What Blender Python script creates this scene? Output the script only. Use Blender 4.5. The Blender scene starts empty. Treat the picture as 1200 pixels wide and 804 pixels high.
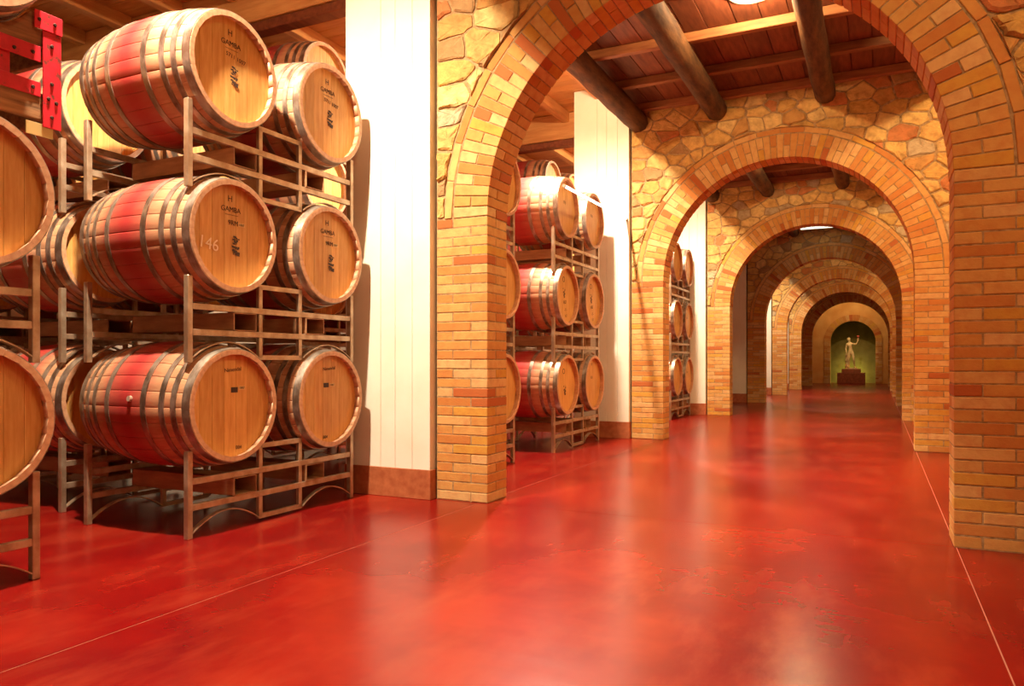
import bpy, bmesh, math, random
from mathutils import Vector, Matrix

PI = math.pi
scene = bpy.context.scene
C = scene.collection

# ------------------------------------------------------------------ camera
F_PX, VPX, HOR, CH = 877.0, 1029.0, 424.0, 0.95
cam_d = bpy.data.cameras.new('camera')
cam_d.sensor_width = 36.0
cam_d.lens = F_PX / 1200.0 * 36.0
cam_d.shift_y = (HOR - 402.0) / 1200.0
cam_d.clip_start = 0.05
cam = bpy.data.objects.new('camera', cam_d)
C.objects.link(cam)
cam.location = (0, 0, CH)
cam.rotation_euler = (PI / 2, 0, math.atan((VPX - 600.0) / F_PX))
scene.camera = cam

# ------------------------------------------------------------------ light, world, exposure
scene.view_settings.view_transform = 'Standard'
scene.view_settings.look = 'None'
scene.view_settings.gamma = 1.0
scene.view_settings.use_curve_mapping = False
scene.view_settings.exposure = 0.1
world = bpy.data.worlds.new('world')
scene.world = world
world.use_nodes = True
world.node_tree.nodes['Background'].inputs[0].default_value = (1.0, 0.62, 0.34, 1)
world.node_tree.nodes['Background'].inputs[1].default_value = 0.012

WARM = (1.0, 0.72, 0.38)
SIDEC = (1.0, 0.86, 0.66)
P_SIDE, P_RIGHT, P_MID = 1000.0, 230.0, 100.0
BAYL = 4.57
Y0 = 4.43                                   # front face of the nearest arch
ARCH_Y = [4.43, 9.0, 13.57, 18.14, 22.71, 27.28, 31.9]
XL, XR, PW, AD = -2.35, 0.345, 0.40, 0.30   # passage sides, pier width, arch depth
XC, R, ZS = (XL + XR) / 2, (XR - XL) / 2, 1.93
ZC, ZSIDE = 4.10, 4.40                      # passage ceiling, side hall ceiling


def lamp(name, loc, power, radius=0.06, color=WARM, spot=None):
    d = bpy.data.lights.new(name, 'SPOT' if spot else 'POINT')
    d.energy = power
    d.color = color
    d.shadow_soft_size = radius
    if spot:
        d.spot_size = spot[0]
        d.spot_blend = spot[1]
    o = bpy.data.objects.new(name, d)
    o.location = loc
    C.objects.link(o)
    return o


BAYS = [-2.4, 2.2, 6.77, 11.3, 20.5, 25.0, 34.0]
SCALE = {-2.4: 0.25, 2.2: 1.0, 6.77: 1.0, 11.3: 0.8, 20.5: 0.45, 25.0: 0.4, 34.0: 1.3}
for yb in BAYS:
    k = SCALE[yb]
    if yb < 30:
        lamp('side_light', (-3.02, yb, 4.13), P_SIDE * k, 0.045, SIDEC, (math.radians(168), 0.7))
        lamp('side_glow', (-3.02, yb, 4.13), 150.0 * k, 0.045, (1.0, 0.78, 0.48))
        lamp('side_light', (1.15, yb, 4.05), P_RIGHT * k * (0.45 if yb < 3 else 1.0))
    lamp('passage_light', (-0.97, yb - 0.15, 4.04), P_MID * k * (0.45 if yb < 3 else 1.0), 0.035)

# ------------------------------------------------------------------ helpers
MATS = {}


def mat(name, rough=0.6, metal=0.0, spec=0.5):
    m = bpy.data.materials.new(name)
    m.use_nodes = True
    b = m.node_tree.nodes['Principled BSDF']
    b.inputs['Roughness'].default_value = rough
    b.inputs['Metallic'].default_value = metal
    b.inputs['Specular IOR Level'].default_value = spec
    MATS[name] = m
    return m, m.node_tree.nodes, m.node_tree.links, b


def ramp(nodes, stops, interp='LINEAR'):
    r = nodes.new('ShaderNodeValToRGB')
    r.color_ramp.interpolation = interp
    el = r.color_ramp.elements
    while len(el) > 1:
        el.remove(el[-1])
    el[0].position = stops[0][0]
    el[0].color = (*stops[0][1], 1)
    for p, c in stops[1:]:
        e = el.new(p)
        e.color = (*c, 1)
    return r


def noise(nodes, links, scale, detail=4, coord='Position', stretch=None, rough=0.55):
    n = nodes.new('ShaderNodeTexNoise')
    n.inputs['Scale'].default_value = scale
    n.inputs['Detail'].default_value = detail
    n.inputs['Roughness'].default_value = rough
    if coord == 'Position':
        src = nodes.new('ShaderNodeNewGeometry').outputs['Position']
    else:
        src = nodes.new('ShaderNodeTexCoord').outputs[coord]
    if stretch:
        mp = nodes.new('ShaderNodeMapping')
        mp.inputs['Location'].default_value = (3.17, 1.73, 0.371)
        mp.inputs['Scale'].default_value = stretch
        links.new(src, mp.inputs['Vector'])
        src = mp.outputs['Vector']
    links.new(src, n.inputs['Vector'])
    return n


def mixc(nodes, links, fac, a, b, mode='MIX'):
    m = nodes.new('ShaderNodeMix')
    m.data_type = 'RGBA'
    m.blend_type = mode
    for sock, v in ((m.inputs['Factor'], fac), (m.inputs[6], a), (m.inputs[7], b)):
        if isinstance(v, (int, float)):
            sock.default_value = v
        elif isinstance(v, tuple):
            sock.default_value = (*v, 1)
        else:
            links.new(v, sock)
    return m.outputs[2]


def bump(nodes, links, b, src, strength=0.4, dist=0.01):
    bp = nodes.new('ShaderNodeBump')
    bp.inputs['Strength'].default_value = strength
    bp.inputs['Distance'].default_value = dist
    links.new(src, bp.inputs['Height'])
    links.new(bp.outputs['Normal'], b.inputs['Normal'])


def rand_mat(name, stops, island=False, mott=0.35, dark=(0.25, 0.1, 0.04), rough=0.85, bscale=60, bd=0.004, nsc=14):
    m, N, L, b = mat(name, rough, spec=0.25)
    if island:
        rnd = N.new('ShaderNodeNewGeometry').outputs['Random Per Island']
    else:
        rnd = N.new('ShaderNodeObjectInfo').outputs['Random']
    r = ramp(N, stops, 'CONSTANT')
    L.new(rnd, r.inputs[0])
    n = noise(N, L, nsc, 5)
    mr = ramp(N, [(0.42, (0, 0, 0)), (0.72, (1, 1, 1))])
    L.new(n.outputs['Fac'], mr.inputs[0])
    sc = N.new('ShaderNodeMath')
    sc.operation = 'MULTIPLY'
    sc.inputs[1].default_value = mott
    L.new(mr.outputs[0], sc.inputs[0])
    L.new(mixc(N, L, sc.outputs[0], r.outputs[0], dark), b.inputs['Base Color'])
    n2 = noise(N, L, bscale, 4)
    bump(N, L, b, n2.outputs['Fac'], 0.5, bd)
    return m


BR = [(0.0, (0.60, 0.29, 0.075)), (0.18, (0.64, 0.34, 0.10)), (0.36, (0.57, 0.245, 0.062)), (0.5, (0.66, 0.38, 0.13)),
      (0.64, (0.62, 0.32, 0.055)), (0.76, (0.54, 0.21, 0.05)), (0.84, (0.68, 0.41, 0.16)), (0.955, (0.46, 0.13, 0.035))]
rand_mat('brick', BR, False, 0.4, (0.45, 0.11, 0.03))
rand_mat('brick_far', BR, True, 0.35, (0.45, 0.11, 0.03))
ST = [(0.0, (0.70, 0.42, 0.13)), (0.2, (0.58, 0.30, 0.09)), (0.35, (0.76, 0.52, 0.2)), (0.5, (0.62, 0.36, 0.10)),
      (0.65, (0.42, 0.24, 0.10)), (0.74, (0.74, 0.46, 0.15)), (0.86, (0.55, 0.20, 0.07)), (0.94, (0.50, 0.38, 0.22))]
rand_mat('stone', ST, False, 0.6, (0.26, 0.12, 0.04), 0.9, 22, 0.035, 11)
rand_mat('stone_far', ST, True, 0.55, (0.22, 0.12, 0.05), 0.9, 25, 0.02, 9)

m, N, L, b = mat('mortar', 0.95, spec=0.1)
n = noise(N, L, 30, 5)
r = ramp(N, [(0.3, (0.26, 0.15, 0.065)), (0.7, (0.50, 0.33, 0.16))])
L.new(n.outputs['Fac'], r.inputs[0]); L.new(r.outputs[0], b.inputs['Base Color'])
bump(N, L, b, n.outputs['Fac'], 0.8, 0.01)

m, N, L, b = mat('floor_paint', 0.25, spec=0.30)
n1 = noise(N, L, 0.8, 5, stretch=(1, 1, 1), rough=0.6)
r1 = ramp(N, [(0.34, (0.145, 0.002, 0.004)), (0.5, (0.215, 0.005, 0.004)), (0.66, (0.31, 0.016, 0.007))])
L.new(n1.outputs['Fac'], r1.inputs[0])
n2 = noise(N, L, 3.2, 5, stretch=(1.7, 0.6, 1))
r2 = ramp(N, [(0.50, (0, 0, 0)), (0.80, (0.6, 0.6, 0.6))])
L.new(n2.outputs['Fac'], r2.inputs[0])
L.new(mixc(N, L, r2.outputs[0], r1.outputs[0], (0.35, 0.040, 0.018)), b.inputs['Base Color'])
n4 = noise(N, L, 3.0, 2, stretch=(0.5, 3.2, 1))
bump(N, L, b, n4.outputs['Fac'], 0.1, 0.01)

m, N, L, b = mat('floor_joint', 0.8)
b.inputs['Base Color'].default_value = (0.46, 0.17, 0.10, 1)

m, N, L, b = mat('white_plaster', 0.8, spec=0.2)
n = noise(N, L, 3, 5)
r = ramp(N, [(0.3, (0.84, 0.76, 0.60)), (0.7, (0.90, 0.84, 0.70))])
L.new(n.outputs['Fac'], r.inputs[0]); L.new(r.outputs[0], b.inputs['Base Color'])
n = noise(N, L, 50, 4)
bump(N, L, b, n.outputs['Fac'], 0.2, 0.004)

m, N, L, b = mat('orange_plaster', 0.85, spec=0.2)
n = noise(N, L, 2, 5)
r = ramp(N, [(0.3, (0.62, 0.28, 0.07)), (0.7, (0.74, 0.40, 0.12))])
L.new(n.outputs['Fac'], r.inputs[0]); L.new(r.outputs[0], b.inputs['Base Color'])

m, N, L, b = mat('olive_plaster', 0.85, spec=0.2)
n = noise(N, L, 2.5, 5)
r = ramp(N, [(0.3, (0.15, 0.11, 0.03)), (0.7, (0.24, 0.18, 0.055))])
L.new(n.outputs['Fac'], r.inputs[0]); L.new(r.outputs[0], b.inputs['Base Color'])

m, N, L, b = mat('skirting', 0.6, spec=0.4)
n = noise(N, L, 18, 5)
r = ramp(N, [(0.35, (0.36, 0.09, 0.03)), (0.7, (0.5, 0.16, 0.06))])
L.new(n.outputs['Fac'], r.inputs[0]); L.new(r.outputs[0], b.inputs['Base Color'])


def wood(name, c0, c1, rough=0.55, stretch=(1, 1, 1), scale=6, coord='Position', rnd=0.25, bd=0.002):
    m, N, L, b = mat(name, rough, spec=0.35)
    n = noise(N, L, scale, 6, coord, stretch, 0.6)
    r = ramp(N, [(0.3, c0), (0.7, c1)])
    L.new(n.outputs['Fac'], r.inputs[0])
    oi = N.new('ShaderNodeObjectInfo').outputs['Random']
    mr = N.new('ShaderNodeMapRange')
    mr.inputs['To Min'].default_value = 1 - rnd; mr.inputs['To Max'].default_value = 1 + rnd * 0.4
    L.new(oi, mr.inputs['Value'])
    hs = N.new('ShaderNodeHueSaturation')
    L.new(mr.outputs[0], hs.inputs['Value']); L.new(r.outputs[0], hs.inputs['Color'])
    L.new(hs.outputs[0], b.inputs['Base Color'])
    bump(N, L, b, n.outputs['Fac'], 0.3, bd)
    return m


wood('plank_dark', (0.13, 0.03, 0.012), (0.26, 0.075, 0.028), 0.6, (6, 0.8, 6), 4)
wood('joist_dark', (0.22, 0.075, 0.028), (0.40, 0.16, 0.055), 0.6, (0.8, 6, 6), 4)
wood('log_beam', (0.04, 0.015, 0.006), (0.20, 0.085, 0.026), 0.75, (5, 1, 5), 3, bd=0.03)
wood('pine_plank', (0.58, 0.24, 0.06), (0.76, 0.38, 0.12), 0.5, (0.8, 7, 7), 3, rnd=0.2)
wood('pine_beam', (0.55, 0.23, 0.07), (0.76, 0.40, 0.14), 0.5, (0.8, 7, 7), 3, rnd=0.15)
wood('pine_joist', (0.55, 0.23, 0.07), (0.76, 0.40, 0.14), 0.5, (7, 0.8, 7), 3, rnd=0.15)
wood('head_oak', (0.60, 0.27, 0.06), (0.78, 0.44, 0.135), 0.5, (9, 9, 1.0), 5, 'Object', 0.14)
wood('old_crate_wood', (0.16, 0.07, 0.025), (0.42, 0.20, 0.075), 0.8, (8, 0.9, 12), 4, bd=0.01)
wood('log_end', (0.10, 0.045, 0.02), (0.26, 0.13, 0.05), 0.8, (4, 4, 4), 4)

# barrel staves: oak with a wine-stained band between the bilge hoops
m, N, L, b = mat('stave_oak', 0.5, spec=0.4)
tc = N.new('ShaderNodeTexCoord').outputs['Object']
sx = N.new('ShaderNodeSeparateXYZ'); L.new(tc, sx.inputs[0])
n = noise(N, L, 5, 6, 'Object', (0.8, 7, 7), 0.6)
base = ramp(N, [(0.3, (0.50, 0.245, 0.12)), (0.7, (0.68, 0.40, 0.22))])
L.new(n.outputs['Fac'], base.inputs[0])
oi = N.new('ShaderNodeObjectInfo').outputs['Random']
ad = N.new('ShaderNodeMath'); ad.operation = 'ADD'; ad.inputs[1].default_value = 0.45
L.new(sx.outputs[0], ad.inputs[0])
ab = N.new('ShaderNodeMath'); ab.operation = 'ABSOLUTE'; L.new(ad.outputs[0], ab.inputs[0])
nb = noise(N, L, 4, 4, 'Object', (1, 2, 2))
jm = N.new('ShaderNodeMath'); jm.operation = 'MULTIPLY_ADD'; jm.inputs[1].default_value = 0.14
L.new(nb.outputs['Fac'], jm.inputs[0]); L.new(ab.outputs[0], jm.inputs[2])
sr = ramp(N, [(0.10, (1, 1, 1)), (0.215, (0.75, 0.75, 0.75)), (0.30, (0.18, 0.18, 0.18)), (0.5, (0.05, 0.05, 0.05))])
L.new(jm.outputs[0], sr.inputs[0])
c = mixc(N, L, sr.outputs[0], base.outputs[0], (0.42, 0.035, 0.032))
hs = N.new('ShaderNodeHueSaturation')
mr = N.new('ShaderNodeMapRange'); mr.inputs['To Min'].default_value = 0.93; mr.inputs['To Max'].default_value = 1.05
L.new(oi, mr.inputs['Value']); L.new(mr.outputs[0], hs.inputs['Value']); L.new(c, hs.inputs['Color'])
L.new(hs.outputs[0], b.inputs['Base Color'])
bump(N, L, b, n.outputs['Fac'], 0.25, 0.002)

m, N, L, b = mat('hoop_steel', 0.42, 0.75)
n = noise(N, L, 9, 5, 'Object', (2, 1, 1))
r = ramp(N, [(0.35, (0.20, 0.13, 0.09)), (0.65, (0.52, 0.44, 0.36))])
L.new(n.outputs['Fac'], r.inputs[0]); L.new(r.outputs[0], b.inputs['Base Color'])
bump(N, L, b, n.outputs['Fac'], 0.15, 0.003)

m, N, L, b = mat('rack_steel', 0.38, 0.55)
n = noise(N, L, 12, 5, 'Object')
r = ramp(N, [(0.35, (0.36, 0.22, 0.13)), (0.65, (0.55, 0.42, 0.29))])
L.new(n.outputs['Fac'], r.inputs[0]); L.new(r.outputs[0], b.inputs['Base Color'])

m, N, L, b = mat('channel_steel', 0.5, 0.2)
n = noise(N, L, 10, 5, 'Object', (0.6, 3, 3))
r = ramp(N, [(0.35, (0.34, 0.15, 0.07)), (0.65, (0.5, 0.26, 0.12))])
L.new(n.outputs['Fac'], r.inputs[0]); L.new(r.outputs[0], b.inputs['Base Color'])

m, N, L, b = mat('red_iron', 0.42, 0.0)
n = noise(N, L, 22, 6, 'Position')
r = ramp(N, [(0.34, (0.16, 0.03, 0.02)), (0.40, (0.56, 0.008, 0.02)), (0.7, (0.66, 0.012, 0.03))])
L.new(n.outputs['Fac'], r.inputs[0]); L.new(r.outputs[0], b.inputs['Base Color'])
bump(N, L, b, n.outputs['Fac'], 0.4, 0.004)

for nm, col, ro, me in (('ink', (0.05, 0.02, 0.012), 0.7, 0), ('chalk', (0.92, 0.72, 0.5), 0.9, 0), ('paper_tag', (0.75, 0.5, 0.2), 0.7, 0),
                        ('brass', (0.6, 0.42, 0.16), 0.45, 0.3), ('bung', (0.5, 0.36, 0.27), 0.4, 0.1), ('lamp_metal', (0.55, 0.5, 0.42), 0.4, 0.3),
                        ('pedestal', (0.42, 0.11, 0.04), 0.7, 0), ('statue', (0.76, 0.48, 0.20), 0.6, 0), ('grape_red', (0.45, 0.06, 0.03), 0.6, 0),
                        ('dark_iron', (0.06, 0.03, 0.02), 0.5, 0.5)):
    m, N, L, b = mat(nm, ro, me)
    if nm in ('pedestal', 'statue'):
        n = noise(N, L, 14, 5)
        k = tuple(v * 0.6 for v in col)
        r = ramp(N, [(0.3, k), (0.65, col)])
        L.new(n.outputs['Fac'], r.inputs[0]); L.new(r.outputs[0], b.inputs['Base Color'])
    else:
        b.inputs['Base Color'].default_value = (*col, 1)


def emis(name, col, st):
    m, N, L, b = mat(name, 0.4)
    b.inputs['Base Color'].default_value = (*col, 1)
    b.inputs['Emission Color'].default_value = (*col, 1)
    b.inputs['Emission Strength'].default_value = st


emis('lamp_glass', (1.0, 0.85, 0.55), 9.0)
emis('tube_glass', (1.0, 0.93, 0.82), 4.0)
emis('panel_glow', (0.85, 0.9, 0.68), 1.6)


def mesh_of(bm, name, material=None, smooth=False):
    me = bpy.data.meshes.new(name)
    bm.normal_update()
    bm.to_mesh(me)
    bm.free()
    if material:
        me.materials.append(MATS[material])
    if smooth:
        for p in me.polygons:
            p.use_smooth = True
    return me


def put(name, me, parent=None, loc=(0, 0, 0), rot=(0, 0, 0), scale=None):
    o = bpy.data.objects.new(name, me)
    C.objects.link(o)
    o.location = loc
    o.rotation_euler = rot
    if scale:
        o.scale = scale
    if parent:
        o.parent = parent
    return o


def obj(name, bm, material, parent=None, smooth=False):
    return put(name, mesh_of(bm, name, material, smooth), parent)


def thing(name, label, cat, loc=(0, 0, 0), group=None):
    o = bpy.data.objects.new(name, None)
    o.empty_display_size = 0.1
    C.objects.link(o)
    o.location = loc
    o['label'] = label
    o['category'] = cat
    if group:
        o['group'] = group
    return o


def struct(o):
    o['kind'] = 'structure'
    return o


def box(bm, x0, x1, y0, y1, z0, z1, bev=0.0):
    r = bmesh.ops.create_cube(bm, size=1.0)
    vs = r['verts']
    for v in vs:
        v.co.x = x0 + (v.co.x + 0.5) * (x1 - x0)
        v.co.y = y0 + (v.co.y + 0.5) * (y1 - y0)
        v.co.z = z0 + (v.co.z + 0.5) * (z1 - z0)
    if bev:
        es = list({e for v in vs for e in v.link_edges})
        bmesh.ops.bevel(bm, geom=es, offset=bev, segments=1, affect='EDGES', profile=0.5)


def hexa(bm, pts):
    vs = [bm.verts.new(p) for p in pts]
    for f in ((0, 3, 2, 1), (4, 5, 6, 7), (0, 1, 5, 4), (1, 2, 6, 5), (2, 3, 7, 6), (3, 0, 4, 7)):
        bm.faces.new([vs[i] for i in f])
    return vs


def cyl(bm, p0, p1, r0, r1=None, seg=12, jit=0.0, rings=1, rng=None):
    r1 = r0 if r1 is None else r1
    p0, p1 = Vector(p0), Vector(p1)
    d = (p1 - p0).normalized()
    u = d.orthogonal().normalized()
    w = d.cross(u)
    rr = []
    for k in range(rings + 1):
        t = k / rings
        c = p0.lerp(p1, t)
        rad = r0 + (r1 - r0) * t
        ring = []
        for i in range(seg):
            a = 2 * PI * i / seg
            q = rad * (1 + (rng.uniform(-jit, jit) if rng else 0))
            ring.append(bm.verts.new(c + (u * math.cos(a) + w * math.sin(a)) * q))
        rr.append(ring)
    for k in range(rings):
        for i in range(seg):
            j = (i + 1) % seg
            bm.faces.new((rr[k][i], rr[k][j], rr[k + 1][j], rr[k + 1][i]))
    bm.faces.new(rr[0][::-1])
    bm.faces.new(rr[-1])


# ------------------------------------------------------------------ floor
FX = [-8.6, -5.6, -2.41, 0.36, 4.2]
FY = [-5.0, -0.14] + [y + 0.02 for y in ARCH_Y] + [38.2]
bm = bmesh.new()
box(bm, FX[0], FX[-1], FY[0], FY[-1], -0.14, -0.045)
floor = struct(obj('floor', bm, 'floor_joint'))
for i in range(len(FX) - 1):
    for j in range(len(FY) - 1):
        bm = bmesh.new()
        g = 0.0026
        box(bm, FX[i] + g, FX[i + 1] - g, FY[j] + g, FY[j + 1] - g, -0.03, 0.0)
        obj('slab', bm, 'floor_paint', floor)

for x in FX[1:-1]:
    bm = bmesh.new(); box(bm, x - 0.0024, x + 0.0024, FY[0], FY[-1], -0.03, -0.0012); obj('joint_strip', bm, 'floor_joint', floor)
for j in range(1, len(FY) - 1):
    for i in range(len(FX) - 1):
        bm = bmesh.new(); box(bm, FX[i] + 0.003, FX[i + 1] - 0.003, FY[j] - 0.0024, FY[j] + 0.0024, -0.03, -0.0012); obj('joint_strip', bm, 'floor_joint', floor)

# ------------------------------------------------------------------ brick and stone arches
BRICKM = {}


def brick_mesh(kind, mt):
    """unit-sized brick with chamfered edges, in real dimensions"""
    key = (kind, mt)
    if key not in BRICKM:
        sx, sy, sz = kind
        bm = bmesh.new()
        box(bm, -sx / 2, sx / 2, -sy / 2, sy / 2, -sz / 2, sz / 2, 0.0035)
        BRICKM[key] = mesh_of(bm, 'brick', mt)
    return BRICKM[key]


VM = {}


def vous_mesh(r0, r1, depth, pitch, mt):
    key = (round(r0, 3), round(r1, 3), round(depth, 3), mt)
    if key not in VM:
        bm = bmesh.new()
        a = pitch / 2
        w0, w1 = r0 * math.tan(a) - 0.0035, r1 * math.tan(a) - 0.0035
        vs = hexa(bm, [(r0, 0, -w0), (r1, 0, -w1), (r1, depth, -w1), (r0, depth, -w0),
                       (r0, 0, w0), (r1, 0, w1), (r1, depth, w1), (r0, depth, w0)])
        bmesh.ops.bevel(bm, geom=bm.edges[:], offset=0.003, segments=1, affect='EDGES')
        VM[key] = mesh_of(bm, 'brick', mt)
    return VM[key]


def clip(poly, nx, nz, d):
    out = []
    for i in range(len(poly)):
        a, b = poly[i], poly[(i + 1) % len(poly)]
        da, db = a[0] * nx + a[1] * nz - d, b[0] * nx + b[1] * nz - d
        if da <= 0:
            out.append(a)
        if (da < 0 < db) or (db < 0 < da):
            t = da / (da - db)
            out.append((a[0] + (b[0] - a[0]) * t, a[1] + (b[1] - a[1]) * t))
    return out


def area(p):
    return 0.5 * abs(sum(p[i][0] * p[(i + 1) % len(p)][1] - p[(i + 1) % len(p)][0] * p[i][1] for i in range(len(p))))


def stone_cells(x0, x1, z0, z1, rng, cw=0.225, chh=0.15):
    rows = int((z1 - z0) / chh)
    rh = (z1 - z0) / rows
    pts = []
    for r_ in range(rows):
        x = x0 + rng.uniform(0.02, 0.14)
        while x < x1:
            pts.append((x, z0 + (r_ + 0.5) * rh + rng.uniform(-0.33, 0.33) * rh))
            x += cw * rng.uniform(0.45, 1.7)
    cells = []
    for i, p in enumerate(pts):
        poly = [(x0, z0), (x1, z0), (x1, z1), (x0, z1)]
        for j, q in enumerate(pts):
            if i == j or abs(p[0] - q[0]) > 0.9 or abs(p[1] - q[1]) > 0.7:
                continue
            # anisotropic: stones lie flat
            nx, nz = (q[0] - p[0]), (q[1] - p[1]) * 2.0
            d = nx * (p[0] + q[0]) / 2 + nz * (p[1] + q[1]) / 2
            poly = clip(poly, nx, nz, d)
            if len(poly) < 3:
                break
        if len(poly) >= 3:
            cells.append(poly)
    return cells


def add_stone(bm, poly, y, rng, proud):
    cx = sum(p[0] for p in poly) / len(poly)
    cz = sum(p[1] for p in poly) / len(poly)
    # densify and roughen the outline
    pts = []
    n = len(poly)
    for i in range(n):
        a, b = poly[i], poly[(i + 1) % n]
        ln = math.hypot(b[0] - a[0], b[1] - a[1])
        if ln < 0.012:
            continue
        pts.append((a[0] * 0.94 + b[0] * 0.06, a[1] * 0.94 + b[1] * 0.06))
        if ln > 0.06:
            k = rng.uniform(0.35, 0.65)
            pts.append((a[0] * (1 - k) + b[0] * k + rng.uniform(-.009, .009), a[1] * (1 - k) + b[1] * k + rng.uniform(-.009, .009)))
            pts.append((a[0] * 0.06 + b[0] * 0.94, a[1] * 0.06 + b[1] * 0.94))
    if len(pts) < 3:
        return
    g = 0.005 + rng.uniform(0, 0.007)

    def ins(p, d):
        vx, vz = cx - p[0], cz - p[1]
        l = math.hypot(vx, vz) + 1e-6
        k = min(d / l, 0.6)
        return (p[0] + vx * k, p[1] + vz * k)
    r0, r1, r2 = [], [], []
    tx, tz = rng.uniform(-.08, .08), rng.uniform(-.08, .08)
    for p in pts:
        a = ins(p, g); b_ = ins(p, g + 0.003); c_ = ins(p, g + 0.012 + rng.uniform(0, 0.012))
        r0.append(bm.verts.new((a[0], y + 0.03, a[1])))
        r1.append(bm.verts.new((b_[0], y - proud * 0.3 + rng.uniform(-.003, .003), b_[1])))
        r2.append(bm.verts.new((c_[0], y - proud + (c_[0] - cx) * tx + (c_[1] - cz) * tz + rng.uniform(-.005, .005), c_[1])))
    m_ = len(pts)
    for i in range(m_):
        j = (i + 1) % m_
        bm.faces.new((r0[i], r0[j], r1[j], r1[i]))
        bm.faces.new((r1[i], r1[j], r2[j], r2[i]))
    ctr = bm.verts.new((cx, y - proud - rng.uniform(-.003, .006), cz))
    for i in range(m_):
        bm.faces.new((r2[i], r2[(i + 1) % m_], ctr))


def core(bm, xl, xr, pw, xc, rad, zs, depth, ztop, g=0.006, z0=0.0):
    """mortar body of an arched wall, set back behind the masonry faces"""
    X0, X1 = xl - pw, xr + pw
    y0, y1 = g, depth - g
    box(bm, X0, xl - g, y0, y1, z0, zs)
    box(bm, xr + g, X1, y0, y1, z0, zs)
    ri = rad + g
    angs = sorted([PI * i / 48 for i in range(49)] +
                  [math.atan2(ztop - zs, X1 - xc), math.atan2(ztop - zs, X0 - xc)])
    prof = []
    for a in angs:
        ca, sa = math.cos(a), math.sin(a)
        t = min((X1 - xc) / ca if ca > 1e-6 else 1e9, (X0 - xc) / ca if ca < -1e-6 else 1e9, (ztop - zs) / sa if sa > 1e-6 else 1e9)
        prof.append(((xc + ri * ca, zs + ri * sa), (xc + t * ca, zs + t * sa)))
    V = [[bm.verts.new((p[0], y, p[1])) for p in pr for y in (y0, y1)] for pr in prof]
    for i in range(len(V) - 1):
        a, b_ = V[i], V[i + 1]
        bm.faces.new((a[0], a[2], b_[2], b_[0]))
        bm.faces.new((a[1], b_[1], b_[3], a[3]))
        bm.faces.new((a[0], b_[0], b_[1], a[1]))
        bm.faces.new((a[2], a[3], b_[3], b_[2]))


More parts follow.
